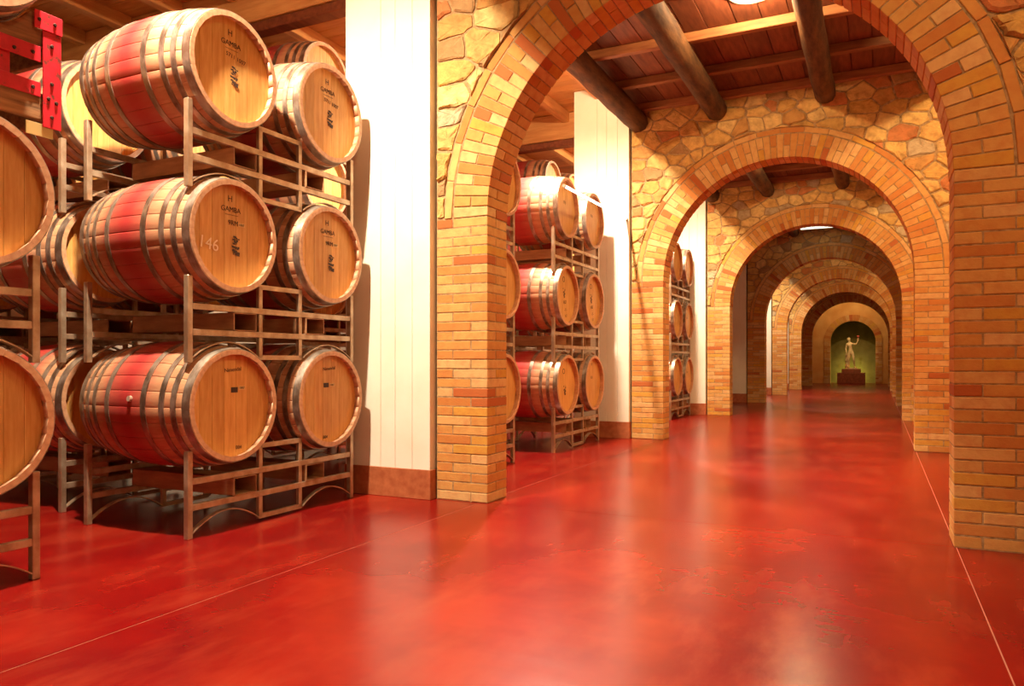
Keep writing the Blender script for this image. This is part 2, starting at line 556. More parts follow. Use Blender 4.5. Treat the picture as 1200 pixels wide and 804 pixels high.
def archway(idx, yf, label, detailed=True):
    rng = random.Random(100 + idx)
    t = thing('brick_archway', label, 'archway', (XC, yf, 0))
    ox = -XC
    bm = bmesh.new()
    core(bm, XL + ox, XR + ox, PW, 0.0, R, ZS, AD, ZC - 0.012)
    obj('mortar_core', bm, 'mortar', t)
    mt = 'brick' if detailed else 'brick_far'
    far = {'brick': bmesh.new(), 'stone': bmesh.new()}

    def place(me, name, loc, rot=(0, 0, 0)):
        if detailed:
            put(name, me, t, loc, rot)
        else:
            M = Matrix.Translation(loc) @ Matrix.Rotation(rot[1], 4, 'Y')
            n0 = len(far['brick'].verts)
            far['brick'].from_mesh(me)
            far['brick'].verts.ensure_lookup_table()
            for v in far['brick'].verts[n0:]:
                v.co = M @ v.co

    nc = 30
    ch = ZS / nc
    J = 0.0065
    for side in (-1, 1):
        xe = (XL if side < 0 else XR) + ox         # passage edge
        for c in range(nc):
            z = (c + 0.5) * ch
            fr = [(0.0, 0.13, AD), (0.13, PW, 0.13)] if c % 2 == 0 else [(0.0, 0.27, 0.13), (0.27, PW, 0.13)]
            for (a, b_, d) in fr:
                sx = b_ - a - J
                jit = rng.uniform(-0.0025, 0.002)
                me = brick_mesh((round(sx, 3), round(d - J, 3), round(ch - J, 3)), mt)
                xm = xe + side * (a + b_) / 2
                place(me, 'brick', (xm, (d) / 2 + jit - (J / 2 if a == 0 and d == AD else 0.0) * 0, z))
            if c % 2 == 1:     # the rest of the reveal behind the corner stretcher
                me = brick_mesh((0.121, round(AD - 0.13 - J, 3), round(ch - J, 3)), mt)
                place(me, 'brick', (xe + side * 0.065, 0.13 + (AD - 0.13) / 2, z))
    nv = 65
    pitch = PI / nv
    for i in range(nv):
        a = (i + 0.5) * pitch
        rot = (0, -a, 0)
        jit = rng.uniform(-0.002, 0.002)
        if i % 2 == 0:
            place(vous_mesh(R, R + 0.262, 0.13 - J, pitch, mt), 'arch_brick', (0, jit, ZS), rot)
            place(vous_mesh(R, R + 0.125, AD - 0.13, pitch, mt), 'arch_brick', (0, 0.13, ZS), rot)
        else:
            place(vous_mesh(R, R + 0.126, AD, pitch, mt), 'arch_brick', (0, jit, ZS), rot)
            place(vous_mesh(R + 0.135, R + 0.262, 0.12, pitch, mt), 'arch_brick', (0, jit, ZS), rot)
    nr = 20
    pr = PI / nr
    for i in range(nr):
        a = (i + 0.5) * pr
        place(vous_mesh(R + 0.275, R + 0.33, 0.12, pr, mt), 'hood_brick', (0, rng.uniform(-.003, .002), ZS), (0, -a, 0))
    # rubble stones in the spandrels
    Ro = R + 0.337
    ns = 0
    for poly in stone_cells(XL - PW + ox, XR + PW + ox, ZS + 0.01, ZC - 0.015, rng):
        rs = [math.hypot(p[0], p[1] - ZS) for p in poly]
        if max(rs) < Ro + 0.03:
            continue
        q = []
        if min(rs) < Ro:
            # subdivide, then push what lies inside the ring out to it
            for i in range(len(poly)):
                a, b_ = poly[i], poly[(i + 1) % len(poly)]
                for k in range(3):
                    q.append((a[0] + (b_[0] - a[0]) * k / 3, a[1] + (b_[1] - a[1]) * k / 3))
            q2 = []
            for p in q:
                r_ = math.hypot(p[0], p[1] - ZS)
                if r_ < Ro:
                    p = (p[0] * Ro / r_, ZS + (p[1] - ZS) * Ro / r_)
                q2.append(p)
            poly = q2
        if area(poly) < 0.0016:
            continue
        if detailed:
            bm = bmesh.new()
            add_stone(bm, poly, 0.0, rng, rng.uniform(0.004, 0.02))
            if len(bm.faces):
                obj('stone', bm, 'stone', t)
        else:
            add_stone(far['stone'], poly, 0.0, rng, rng.uniform(0.004, 0.02))
    if not detailed:
        o = obj('brickwork', far['brick'], 'brick_far', t); o['kind'] = 'stuff'
        o = obj('rubble_stones', far['stone'], 'stone_far', t); o['kind'] = 'stuff'
    return t


AL = ['nearest brick arch of the passage, its red reveal framing the view',
      'second brick arch along the passage, seen inside the nearest one',
      'third brick arch along the passage, behind the three stacked pairs of barrels',
      'dark unlit fourth brick arch of the passage with grey shaded stone',
      'fifth arch of the passage, its yellow stone lit just behind the dark arch',
      'sixth arch of the passage, thin lit ring with stone above',
      'last dark arch of the passage before the orange end wall']
for i, y in enumerate(ARCH_Y):
    archway(i, y, AL[i], i < 3)

# ------------------------------------------------------------------ white plaster piers beside the arches, skirtings
WX0, WX1 = -3.49, -2.765
for i, y in enumerate(ARCH_Y):
    yf = y - 0.06
    for side, (xa, xb) in (('left', (WX0, WX1)), ('right', (XR + PW + 0.015, XR + PW + 0.74))):
        bm = bmesh.new()
        box(bm, xa + 0.004, xb - 0.004, yf + 0.012, yf + 0.52, 0.0, ZSIDE - 0.003)
        w = struct(obj('wall_' + side, bm, 'white_plaster'))
        cuts = [xa, -3.178, -3.054, -2.911, xb] if side == 'left' else [xa, xa + 0.36, xb]
        for k in range(len(cuts) - 1):
            bm = bmesh.new()
            box(bm, cuts[k] + 0.0012, cuts[k + 1] - 0.0012, yf, yf + 0.03, 0.17, ZSIDE - 0.003, 0.002)
            obj('panel', bm, 'white_plaster', w)
        bm = bmesh.new()
        box(bm, xa - 0.006, xb + 0.006, yf - 0.008, yf + 0.527, 0.0, 0.205, 0.003)
        struct(obj('baseboard_' + side, bm, 'skirting'))

# enclosing walls
bm = bmesh.new(); box(bm, -8.7, -8.6, -5.1, 38.3, 0, ZSIDE); struct(obj('wall_left', bm, 'white_plaster'))
bm = bmesh.new(); box(bm, 4.2, 4.3, -5.1, 38.3, 0, ZSIDE); struct(obj('wall_right', bm, 'white_plaster'))
bm = bmesh.new(); box(bm, -8.6, 4.2, -5.1, -5.0, 0, ZSIDE); struct(obj('wall_back', bm, 'white_plaster'))

# end wall with the statue niche
YE = 36.0
NXC, NR, NZS = -1.0, 0.9, 1.84
bm = bmesh.new()
box(bm, -8.6, NXC - NR - 0.3, YE, YE + 0.3, 0, ZSIDE)
box(bm, NXC + NR + 0.3, 4.2, YE, YE + 0.3, 0, ZSIDE)
bm2 = bmesh.new()
core(bm2, NXC - NR, NXC + NR, 0.3, NXC, NR, NZS, 0.3, ZSIDE, 0.0)
for v in bm2.verts:
    v.co.y += YE
me = mesh_of(bm2, 'tmp'); bm.from_mesh(me)
endw = struct(obj('wall_end', bm, 'orange_plaster'))
bm = bmesh.new()
box(bm, NXC - NR - 0.2, NXC + NR + 0.2, YE + 1.15, YE + 1.25, 0, 3.2)
box(bm, NXC - NR - 0.2, NXC - NR - 0.05, YE + 0.3, YE + 1.2, 0, 3.2)
box(bm, NXC + NR + 0.05, NXC + NR + 0.2, YE + 0.3, YE + 1.2, 0, 3.2)
box(bm, NXC - NR - 0.2, NXC + NR + 0.2, YE + 0.3, YE + 1.25, 3.2, 3.3)
struct(obj('wall_niche', bm, 'olive_plaster'))
bm = bmesh.new()
for side in (-1, 1):
    for c in range(28):
        z0, z1 = c * NZS / 28 + 0.004, (c + 1) * NZS / 28 - 0.004
        xe = NXC + side * NR
        ks = (0, 0.12, 0.26) if c % 2 else (0, 0.26)
        for a, b_ in zip(ks, ks[1:]):
            xs = sorted((xe + side * (a + 0.003), xe + side * (b_ - 0.003)))
            box(bm, xs[0], xs[1], YE - 0.05, YE + 0.3, z0, z1)
nv = 24
for i in range(nv):
    a0, a1 = PI * i / nv + 0.004, PI * (i + 1) / nv - 0.004
    pts = []
    for y in (YE - 0.05, YE + 0.3):
        for (rad, a) in ((NR, a0), (NR + 0.27, a0), (NR + 0.27, a1), (NR, a1)):
            pts.append((NXC + rad * math.cos(a), y, NZS + rad * math.sin(a)))
    hexa(bm, pts)
o = obj('niche_brickwork', bm, 'brick_far', endw); o['kind'] = 'stuff'

# ------------------------------------------------------------------ passage ceiling
bm = bmesh.new()
box(bm, XL - PW - 0.02, XR + PW + 0.02, -5.0, YE, ZC + 0.03, ZC + 0.06)
ceil = struct(obj('ceiling', bm, 'plank_dark'))
rng = random.Random(5)
ys = [-5.0, -0.14] + ARCH_Y + [YE]
PLK = 0
for k in range(len(ys) - 1):
    ya, yb = ys[k] + (AD if k > 0 else 0), ys[k + 1]
    if k <= 4:
        x = XL - PW
        while x < XR + PW - 0.02:
            w = rng.uniform(0.2, 0.27)
            x1 = min(x + w, XR + PW)
            bm = bmesh.new()
            box(bm, x + 0.003, x1 - 0.003, ya - 0.1, yb + 0.1, ZC + rng.uniform(-0.003, 0.003), ZC + 0.028, 0.003)
            obj('plank', bm, 'plank_dark', ceil)
            x = x1
    for off in (0.0, 0.9, 1.8, 2.72, 3.62, 4.44):
        yj = ys[k] + off + (0.42 if off == 0 else 0.05)
        if yj > yb - 0.02:
            continue
        if off == 0.0:
            yj = ya + 0.05
        bm = bmesh.new()
        box(bm, XL - PW + 0.01, XR + PW - 0.01, yj - 0.04, yj + 0.04, ZC - 0.09, ZC - 0.001, 0.006)
        obj('joist', bm, 'joist_dark', ceil)
    for xb_, rad in ((-2.66, 0.13), (-1.72, 0.125), (-0.52, 0.115), (0.62, 0.12)):
        bm = bmesh.new()
        zc = ZC - 0.09 - rad * 0.86
        rg = random.Random(int(xb_ * 100) + k)
        cyl(bm, (xb_ + rg.uniform(-.02, .02), ya - 0.0, zc), (xb_ + rg.uniform(-.02, .02), yb - 0.035, zc), rad, rad * 0.95, 12, 0.055, 14, rg)
        obj('log_beam', bm, 'log_beam', ceil, True)

# ------------------------------------------------------------------ side hall ceilings
for nm, xa, xb in (('left', -8.6, XL - PW - 0.02), ('right', XR + PW + 0.02, 4.2)):
    bm = bmesh.new()
    box(bm, xa, xb, -5.0, 38.2, ZSIDE + 0.03, ZSIDE + 0.07)
    xe = xb if nm == 'left' else xa
    box(bm, xe - 0.02, xe + 0.02, -5.0, 38.2, ZC - 0.05, ZSIDE + 0.05)
    sc = struct(obj('ceiling', bm, 'pine_plank'))
    y = -1.5 if nm == 'left' else 99
    while y < 19:
        w = 0.15
        bm = bmesh.new()
        box(bm, xa, xb - 0.025, y + 0.0015, y + w - 0.0015, ZSIDE + 0.002, ZSIDE + 0.028, 0.003)
        obj('plank', bm, 'pine_plank', sc)
        y += w
    js = [xa + 0.4 + 0.72 * q for q in range(12)]
    segs = [-5.0] + [a + 0.72 for a in [-0.14] + ARCH_Y]
    segs = [s for s in segs if s < 19.5]
    for q in range(len(segs) - 1):
        a, b_ = segs[q], segs[q + 1]
        for xj in js:
            if xj > xb - 0.1:
                continue
            bm = bmesh.new()
            box(bm, xj - 0.05, xj + 0.05, a + 0.09, b_ - 0.09, ZSIDE - 0.14, ZSIDE - 0.001, 0.005)
            obj('joist', bm, 'pine_joist', sc)
        for dx, z0_, z1_ in ((0, ZSIDE - 0.36, ZSIDE - 0.005),):
            bm = bmesh.new()
            xr_ = (WX0 - 0.005) if nm == 'left' else xb
            xl_ = xa if nm == 'left' else XR + PW + 0.76
            box(bm, xl_, xr_, b_ - 0.09, b_ + 0.09, z0_, z1_, 0.008)
            obj('cross_beam', bm, 'pine_beam', sc)
            if nm == 'left':
                bm = bmesh.new()
                box(bm, -5.6, -3.72, b_ - 0.07, b_ + 0.07, z0_ - 0.09, z0_ - 0.001, 0.01)
                obj('underbeam_strip', bm, 'plank_dark', sc)  # darker strip along the underside of the cross beam

# ------------------------------------------------------------------ ceiling lamps
def dome(y, label):
    t = thing('ceiling_lamp', label, 'lamp', (-0.97, y, ZC), 'round ceiling lamps of the passage')
    bm = bmesh.new()
    cyl(bm, (0, 0, 0), (0, 0, -0.017), 0.19, 0.185, 32)
    obj('rim', bm, 'lamp_metal', t)
    bm = bmesh.new()
    prev = None
    for k in range(7):
        a = k / 6 * PI / 2
        ring = [bm.verts.new((0.155 * math.cos(a) * math.cos(2 * PI * i / 32), 0.155 * math.cos(a) * math.sin(2 * PI * i / 32), -0.018 - 0.012 * math.sin(a))) for i in range(32)] if k < 6 else [bm.verts.new((0, 0, -0.030))]
        if prev:
            for i in range(32):
                if k < 6:
                    bm.faces.new((prev[i], ring[i], ring[(i + 1) % 32], prev[(i + 1) % 32]))
                else:
                    bm.faces.new((prev[i], ring[0], prev[(i + 1) % 32]))
        prev = ring
    obj('glass_dome', bm, 'lamp_glass', t, True)


dome(6.62, 'round glowing ceiling lamp between the log beams, just beyond the nearest arch')
dome(11.2, 'glowing ceiling lamp seen at the crown of the second arch')
t = thing('ceiling_glow_panel', 'pale greenish white glowing panel on the ceiling just before the dark fourth arch', 'lamp', (-1.12, 17.45, ZC - 0.18))  # glowing panel added for the bright pale strip under the ceiling
bm = bmesh.new(); box(bm, -0.44, 0.44, -0.32, 0.32, -0.03, 0.18, 0.004); obj('casing', bm, 'lamp_metal', t)
bm = bmesh.new(); box(bm, -0.42, 0.42, -0.30, 0.30, -0.04, -0.031); obj('glow_face', bm, 'panel_glow', t)

t = thing('tube_lamp', 'thin glowing white tube running from in front of barrels to the white pillar', 'lamp', (-2.79, 6.86, 2.69))
bm = bmesh.new(); cyl(bm, (0, 0.03, 0), (0, 2.02, 0.02), 0.014, seg=12); obj('glass_tube', bm, 'tube_glass', t, True)
bm = bmesh.new(); cyl(bm, (0, 0.0, 0), (0, 0.03, 0), 0.016, seg=12); cyl(bm, (0, 2.02, 0.02), (0, 2.078, 0.02), 0.017, seg=12)
obj('end_cap', bm, 'lamp_metal', t)


# side lamps at the ceiling (above the frame in the near bays)
def flood(x, y, label):
    t = thing('floodlight', label, 'lamp', (x, y, ZSIDE - 0.02))
    bm = bmesh.new(); cyl(bm, (0, 0, 0.015), (0, 0, -0.12), 0.02, seg=10); obj('stem', bm, 'lamp_metal', t)
    bm = bmesh.new(); cyl(bm, (0, 0, -0.1), (0, 0, -0.19), 0.05, 0.09, seg=20); obj('shade', bm, 'lamp_metal', t)


for yb, w_ in ((2.2, 'large front stack'), (6.77, 'stacks seen through the nearest arch'), (11.3, 'distant stack seen through the second arch')):
    flood(-3.02, yb, 'metal floodlight on the ceiling above the ' + w_)

# ------------------------------------------------------------------ barrels (axis x, front head at x = 0, centre z = 0)
BL, RH, RB = 0.90, 0.314, 0.366


def rad_at(x):
    t_ = (x + BL / 2) / (BL / 2)
    return RH + (RB - RH) * (1 - abs(t_) ** 2.1)


NSTAVE = 26


def stave_mesh():
    bm = bmesh.new()
    a = PI / NSTAVE
    NX = 12
    rows = []
    for k in range(NX + 1):
        x = -BL * k / NX
        ro = rad_at(x)
        ri = ro - 0.026
        row = []
        for (aa, rr_) in ((-a + 0.0012, ro - 0.0016), (-a * 0.88, ro), (0, ro * 1.0006), (a * 0.88, ro), (a - 0.0012, ro - 0.0016), (a - 0.0012, ri), (-a + 0.0012, ri)):
            row.append(bm.verts.new((x, rr_ * math.sin(aa), rr_ * math.cos(aa))))
        rows.append(row)
    for k in range(NX):
        for i in range(7):
            j = (i + 1) % 7
            bm.faces.new((rows[k][i], rows[k + 1][i], rows[k + 1][j], rows[k][j]))
    bm.faces.new(rows[0]); bm.faces.new(rows[-1][::-1])
    me = mesh_of(bm, 'stave', 'stave_oak')
    for p in me.polygons:
        p.use_smooth = abs(p.normal.x) < 0.9
    return me


def hoop_mesh(xa, xb, off=0.0025, th=0.002):
    bm = bmesh.new()
    S = 52
    rows = []
    for (x, o_) in ((xa, off - 0.002), (xa, off + th), ((xa + xb) / 2, off + th + 0.0004), (xb, off + th), (xb, off - 0.002)):
        rr_ = rad_at(x) + o_
        rows.append([bm.verts.new((x, rr_ * math.sin(2 * PI * i / S), rr_ * math.cos(2 * PI * i / S))) for i in range(S)])
    for k in range(len(rows) - 1):
        for i in range(S):
            j = (i + 1) % S
            bm.faces.new((rows[k][i], rows[k][j], rows[k + 1][j], rows[k + 1][i]))
    me = mesh_of(bm, 'hoop', 'hoop_steel', True)
    try:
        me.set_sharp_from_angle(angle=0.6)
    except Exception:
        pass
    return me


def board_meshes(x, rh, nb=7):
    """vertical boards of a head: strips of a disc"""
    out = []
    w = 2 * rh / nb
    for k in range(nb):
        y0, y1 = -rh + k * w + 0.0008, -rh + (k + 1) * w - 0.0008
        bm = bmesh.new()
        ptsT, ptsB = [], []
        for q in range(5):
            y = y0 + (y1 - y0) * q / 4
            y = max(min(y, rh * 0.9995), -rh * 0.9995)
            h = math.sqrt(max(rh * rh - y * y, 1e-6))
            ptsT.append((y, h)); ptsB.append((y, -h))
        outline = ptsT + ptsB[::-1]
        f0 = [bm.verts.new((x, p[0], p[1])) for p in outline]
        f1 = [bm.verts.new((x - 0.02, p[0], p[1])) for p in outline]
        bm.faces.new(f0[::-1]); bm.faces.new(f1)
        m_ = len(outline)
        for i in range(m_):
            j = (i + 1) % m_
            bm.faces.new((f0[i], f0[j], f1[j], f1[i]))
        bmesh.ops.recalc_face_normals(bm, faces=bm.faces[:])
        out.append(mesh_of(bm, 'head_board', 'head_oak'))
    return out


STAVE = stave_mesh()
HS = [(-0.003, -0.047), (-0.085, -0.118), (-0.160, -0.193), (-0.285, -0.322)]
HOOPS = [hoop_mesh(*h) for h in HS] + [hoop_mesh(-BL - h[0], -BL - h[1]) for h in HS]
LIP = 0.046
BOARDS_F = board_meshes(-LIP, rad_at(-LIP) - 0.0262)
BOARDS_R = board_meshes(-BL + LIP + 0.02, rad_at(-LIP) - 0.0262)
bm = bmesh.new()
for a in range(NSTAVE):
    pass
# simple barrels: whole stave shell and whole heads in one mesh each
bm = bmesh.new()
for i in range(NSTAVE):
    n0 = len(bm.verts)
    bm.from_mesh(STAVE)
    bm.verts.ensure_lookup_table()
    Mx = Matrix.Rotation(2 * PI * i / NSTAVE, 4, 'X')
    for v in bm.verts[n0:]:
        v.co = Mx @ v.co
SHELL = mesh_of(bm, 'stave_shell', 'stave_oak')
for p in SHELL.polygons:
    p.use_smooth = True
try:
    SHELL.set_sharp_from_angle(angle=0.8)
except Exception:
    pass


def joined(ms, name, mt):
    bm = bmesh.new()
    for q in ms:
        bm.from_mesh(q)
    return mesh_of(bm, name, mt)


HEAD_F = joined(BOARDS_F, 'head', 'head_oak')
HEAD_R = joined(BOARDS_R, 'head', 'head_oak')


def text_mesh(s, size, mt, rot=0.0):
    cu = bpy.data.curves.new('lettering', 'FONT')
    cu.body = s
    cu.size = size
    cu.align_x = 'CENTER'
    cu.align_y = 'CENTER'
    cu.extrude = 0.0004
    cu.resolution_u = 3
    o = bpy.data.objects.new('tmp', cu)
    C.objects.link(o)
    dg = bpy.context.evaluated_depsgraph_get()
    me = bpy.data.meshes.new_from_object(o.evaluated_get(dg))
    bpy.data.objects.remove(o)
    me.materials.clear()
    me.materials.append(MATS[mt])
    # lie on the head: x -> y, y -> z, facing +x
    M = Matrix(((0, 0, 1, 0), (1, 0, 0, 0), (0, 1, 0, 0), (0, 0, 0, 1))) @ Matrix.Rotation(rot, 4, 'Z')
    me.transform(M)
    return me


def flat_bm(quads):
    bm = bmesh.new()
    for pts in quads:
        vs = [bm.verts.new((0, p[0], p[1])) for p in pts]
        f = bm.faces.new(vs)
    bmesh.ops.recalc_face_normals(bm, faces=bm.faces[:])
    for f in bm.faces:
        if f.normal.x < 0:
            f.normal_flip()
    return bm


def stamp_mesh(rng, w=0.045, h=0.105, tilt=-0.12):
    q = []
    ca, sa = math.cos(tilt), math.sin(tilt)
    for k in range(34):
        y, z = rng.uniform(-w / 2, w / 2), rng.uniform(-h / 2, h / 2)
        a, b_ = rng.uniform(.003, .012), rng.uniform(.002, .007)
        pts = [(y - a, z - b_), (y + a, z - b_ + rng.uniform(-.002, .002)), (y + a, z + b_), (y - a, z + b_)]
        q.append([(p[0] * ca - p[1] * sa, p[0] * sa + p[1] * ca) for p in pts])
    bm = flat_bm(q)
    for i, f in enumerate(bm.faces):
        for v in f.verts:
            v.co.x += i * 0.000008
    return mesh_of(bm, 'stamp', 'ink')


def rect_mesh(w, h, mt, name):
    return mesh_of(flat_bm([[(-w / 2, -h / 2), (w / 2, -h / 2), (w / 2, h / 2), (-w / 2, h / 2)]]), name, mt)


RS = random.Random(9)
TX = {
    'H': text_mesh('H', 0.05, 'ink'), 'G': text_mesh('GAMBA', 0.042, 'ink'), 'line': rect_mesh(0.095, 0.0025, 'ink', 'line'),
    '5711': text_mesh('5711 1007', 0.034, 'ink', -0.12), '9RM': text_mesh('9RM', 0.04, 'ink'),
    'stamp': stamp_mesh(RS), 'stamp2': stamp_mesh(RS, 0.05, 0.1, 0.1), '146': text_mesh('146', 0.095, 'chalk', -0.12),
    'tag': rect_mesh(0.05, 0.022, 'paper_tag', 'tag'), 'tagtext': text_mesh('1007', 0.02, 'ink'),
    'sign': text_mesh('Nimendal', 0.032, 'ink', 0.08), 'code': rect_mesh(0.05, 0.03, 'ink', 'code'), '004': text_mesh('004', 0.03, 'ink'),
    'O': text_mesh('O', 0.085, 'ink'), 'code2': text_mesh('H57', 0.05, 'ink', 0.1), 'code3': text_mesh('- F -', 0.045, 'ink', 0.1), 'code4': text_mesh('V.7', 0.04, 'ink', 0.1),
    'script': text_mesh('Alliance', 0.07, 'ink', -1.2), 'stampF': text_mesh('F11', 0.045, 'ink'),
}
STYLES = {
    'none': [],
    'gamba_top': [('H', 0, .215), ('G', .005, .155), ('line', .01, .125), ('5711', .04, .085), ('stamp', .03, -.02)],
    'gamba_mid': [('H', .0, .215), ('G', .005, .155), ('line', .01, .125), ('9RM', .02, .08), ('tag', .082, .078), ('tagtext', .082, .078), ('stamp', .04, -.045)],
    'gamba_146': [('H', .0, .215), ('G', .005, .155), ('line', .01, .125), ('9RM', .02, .08), ('tag', .082, .078), ('tagtext', .082, .078), ('stamp', .04, -.045), ('146', -.155, -.06)],
    'signed': [('sign', .02, .20), ('code', .03, .085), ('tag', .085, .095), ('tagtext', .085, .095), ('004', .06, -.245)],
    'signed2': [('sign', .02, .20), ('code', -.01, .09), ('tag', .05, .09), ('tagtext', .05, .09), ('004', -.02, -.255)],
    'ring_codes': [('O', -.03, .17), ('stamp2', -.02, .03), ('code2', .0, -.07), ('code3', .02, -.15), ('code4', .03, -.215)],
    'ring_f': [('O', -.03, .14), ('stamp2', .0, -.06)],
    'script': [('script', -.02, .03)],
    'plain_h': [('H', 0, .215), ('stampF', 0.0, .06)],
}
LETTER_PART = {'146': 'chalk_number', 'stamp': 'stamp', 'stamp2': 'stamp', 'line': 'underline', 'tag': 'paper_tag', 'code': 'stencil_block'}


def make_barrel(detail):
    t = bpy.data.objects.new('wine_barrel', None)
    t.empty_display_size = 0.1
    C.objects.link(t)
    if detail:
        for i in range(NSTAVE):
            put('stave', STAVE, t, rot=(2 * PI * i / NSTAVE, 0, 0))
        for q in BOARDS_F + BOARDS_R:
            put('head_board', q, t)
    else:
        put('stave_shell', SHELL, t)
        put('head', HEAD_F, t)
        put('head', HEAD_R, t)
    for q in HOOPS:
        put('hoop', q, t)
    return t


PROTO = {True: None, False: None}


def barrel(x, y, z, label, group, style='none', detail=False, bung=None, roll=0.0):
    if PROTO[detail] is None:
        t = PROTO[detail] = make_barrel(detail)
        t['_base'] = len(t.children)
    else:
        src = PROTO[detail]
        t = src.copy()
        C.objects.link(t)
        n = 0
        for c in list(src.children):
            if c.name.split('.')[0] in ('stave', 'head_board', 'stave_shell', 'head', 'hoop'):
                d = c.copy()
                C.objects.link(d)
                d.parent = t
    if '_base' in t:
        del t['_base']
    t.location = (x, y, z)
    t['label'] = label
    t['category'] = 'barrel'
    t['group'] = group
    dx = 0.0
    for k, (nm, yy, zz) in enumerate(STYLES[style]):
        o = put(LETTER_PART.get(nm, 'lettering'), TX[nm], t, (-LIP + 0.0012 + 0.0006 * k, yy, zz))
    if bung is not None:
        bm = bmesh.new()
        xr = -0.40
        rr_ = rad_at(xr)
        cyl(bm, (xr, -math.cos(bung) * (rr_ - 0.01), math.sin(bung) * (rr_ - 0.01)), (xr, -math.cos(bung) * (rr_ + 0.014), math.sin(bung) * (rr_ + 0.014)), 0.018, 0.015, 14)
        obj('bung', bm, 'bung', t)
    return t


# ------------------------------------------------------------------ steel racks (origin: floor, front plane x = 0, centre y = 0)
RW, RD, RHT, TB = 1.40, 0.86, 0.47, 0.034
RM = {}


def rack_parts():
    P = []

    def add(name, fn, mt='rack_steel'):
        bm = bmesh.new(); fn(bm); P.append((name, mesh_of(bm, name, mt)))
    hw = RW / 2
    for x in (-TB / 2, -RD + TB / 2):
        for s in (-1, 1):
            yy = s * (hw - TB / 2)
            add('post', lambda bm, x=x, yy=yy: box(bm, x - TB / 2, x + TB / 2, yy - TB / 2, yy + TB / 2, 0, RHT, 0.003))
        for z in (0.165, 0.305):
            add('rail', lambda bm, x=x, z=z: box(bm, x - TB / 2 + 0.003, x + TB / 2 - 0.003, -hw + TB, hw - TB, z - TB / 2, z + TB / 2, 0.002))

        def frame(bm, x=x):
            h = 0.17
            a, b_ = x - TB / 2 + 0.006, x + TB / 2 - 0.006
            for (z0, z1) in ((0.03, 0.147), (0.183, 0.287), (0.323, 0.45)):
                for s in (-1, 1):
                    box(bm, a, b_, s * h - 0.014, s * h + 0.014, z0, z1)
            for z in (0.03, 0.45):
                box(bm, a, b_, -h - 0.014, h + 0.014, z - 0.014, z + 0.014)
        add('centre_frame', frame)
        for s in (-1, 1):
            def arc(bm, x=x, s=s):
                y0, y1 = s * (hw - TB), s * 0.19
                n = 12
                ring = []
                for k in range(n + 1):
                    u = k / n
                    y = y0 + (y1 - y0) * u
                    z = 0.006 + 0.13 * math.sin(PI * (0.08 + 0.84 * u)) ** 0.8 - 0.02
                    ring.append((y, max(z, 0.003)))
                pv = None
                for (y, z) in ring:
                    q = [bm.verts.new((xx, y, zz)) for xx in (x - 0.017, x + 0.017) for zz in (z - 0.003, z + 0.003)]
                    if pv:
                        for i, j in ((0, 1), (1, 3), (3, 2), (2, 0)):
                            bm.faces.new((pv[i], pv[j], q[j], q[i]))
                    pv = q
            add('saddle_strip', arc)
    for s in (-1, 1):
        def chan(bm, s=s):
            yc = s * 0.30
            w, z0, z1, th = 0.085, 0.184, 0.286, 0.004
            x0, x1 = -RD + 0.01, 0.004
            box(bm, x0, x1, yc - w, yc - w + th, z0, z1); box(bm, x0, x1, yc + w - th, yc + w, z0, z1)
            box(bm, x0, x1, yc - w, yc + w, z0, z0 + th); box(bm, x0, x1, yc - w, yc + w, z1 - th, z1)
        add('fork_channel', chan, 'channel_steel')
    return P


RP = rack_parts()
RACK0 = []


def rack(x, y, z, label, group):
    if not RACK0:
        t = bpy.data.objects.new('barrel_rack', None)
        t.empty_display_size = 0.1
        C.objects.link(t)
        for nm, me in RP:
            put(nm, me, t)
        RACK0.append(t)
    else:
        t = RACK0[0].copy()
        C.objects.link(t)
        for c in list(RACK0[0].children):
            d = c.copy(); C.objects.link(d); d.parent = t
    t.location = (x, y, z)
    t['label'] = label
    t['category'] = 'rack'
    t['group'] = group
    return t


LV = ['bottom', 'middle', 'top', 'highest']
RZ = [0.0, 0.945, 1.89, 2.835]
BZ = [0.705, 1.657, 2.595, 3.555]


def stack(xf, yc, where, levels=3, styles=None, detail=False, cols=(-1, 1), dy=0.415, skip_rack=(), names=('left', 'right'), dz=None, bungs=None):
    for lv in range(levels):
        if lv not in skip_rack:
            rack(xf, yc, RZ[lv], '%s steel rack of %s' % (LV[lv], where), 'steel racks of ' + where)
        for ci, s in enumerate((-1, 1)):
            if s not in cols:
                continue
            st = (styles or {}).get((lv, ci), 'none')
            z = BZ[lv] + (dz or {}).get(lv, 0)
            bg = (bungs or {}).get((lv, ci))
            barrel(xf + 0.05, yc + s * dy, z, '%s %s barrel of %s' % (LV[lv], names[ci], where),
                   'wine barrels of ' + where, st, detail, bg)


S1 = 'the large front stack beside the white pillar'
stack(-3.30, 3.52, S1, 3, {(2, 0): 'gamba_top', (2, 1): 'gamba_top', (1, 0): 'gamba_146', (1, 1): 'gamba_mid', (0, 0): 'signed', (0, 1): 'signed2'},
      True, bungs={(0, 0): 0.12})
S0 = 'the stack cut by the left photo edge'
stack(-3.30, 1.34, S0, 3, None, True, skip_rack=(2,), dz={2: 0.125})
stack(-4.61, 3.68, 'the second row behind the large front stack', 3)
stack(-4.61, 1.5, 'the second row behind the left edge stack', 3)
stack(-5.95, 3.75, 'the third row behind the large front stack', 3)
stack(-5.95, 2.15, 'the third row, nearer half, behind the crate', 3)
stack(-4.60, 5.85, 'the tall stack behind the nearest white pillar', 4)
S2 = 'the front stack seen through the nearest arch'
stack(-3.02, 7.87, S2, 3, {(2, 0): 'plain_h', (2, 1): 'plain_h', (1, 0): 'ring_codes', (1, 1): 'ring_codes', (0, 0): 'ring_f', (0, 1): 'plain_h'}, dy=0.42)
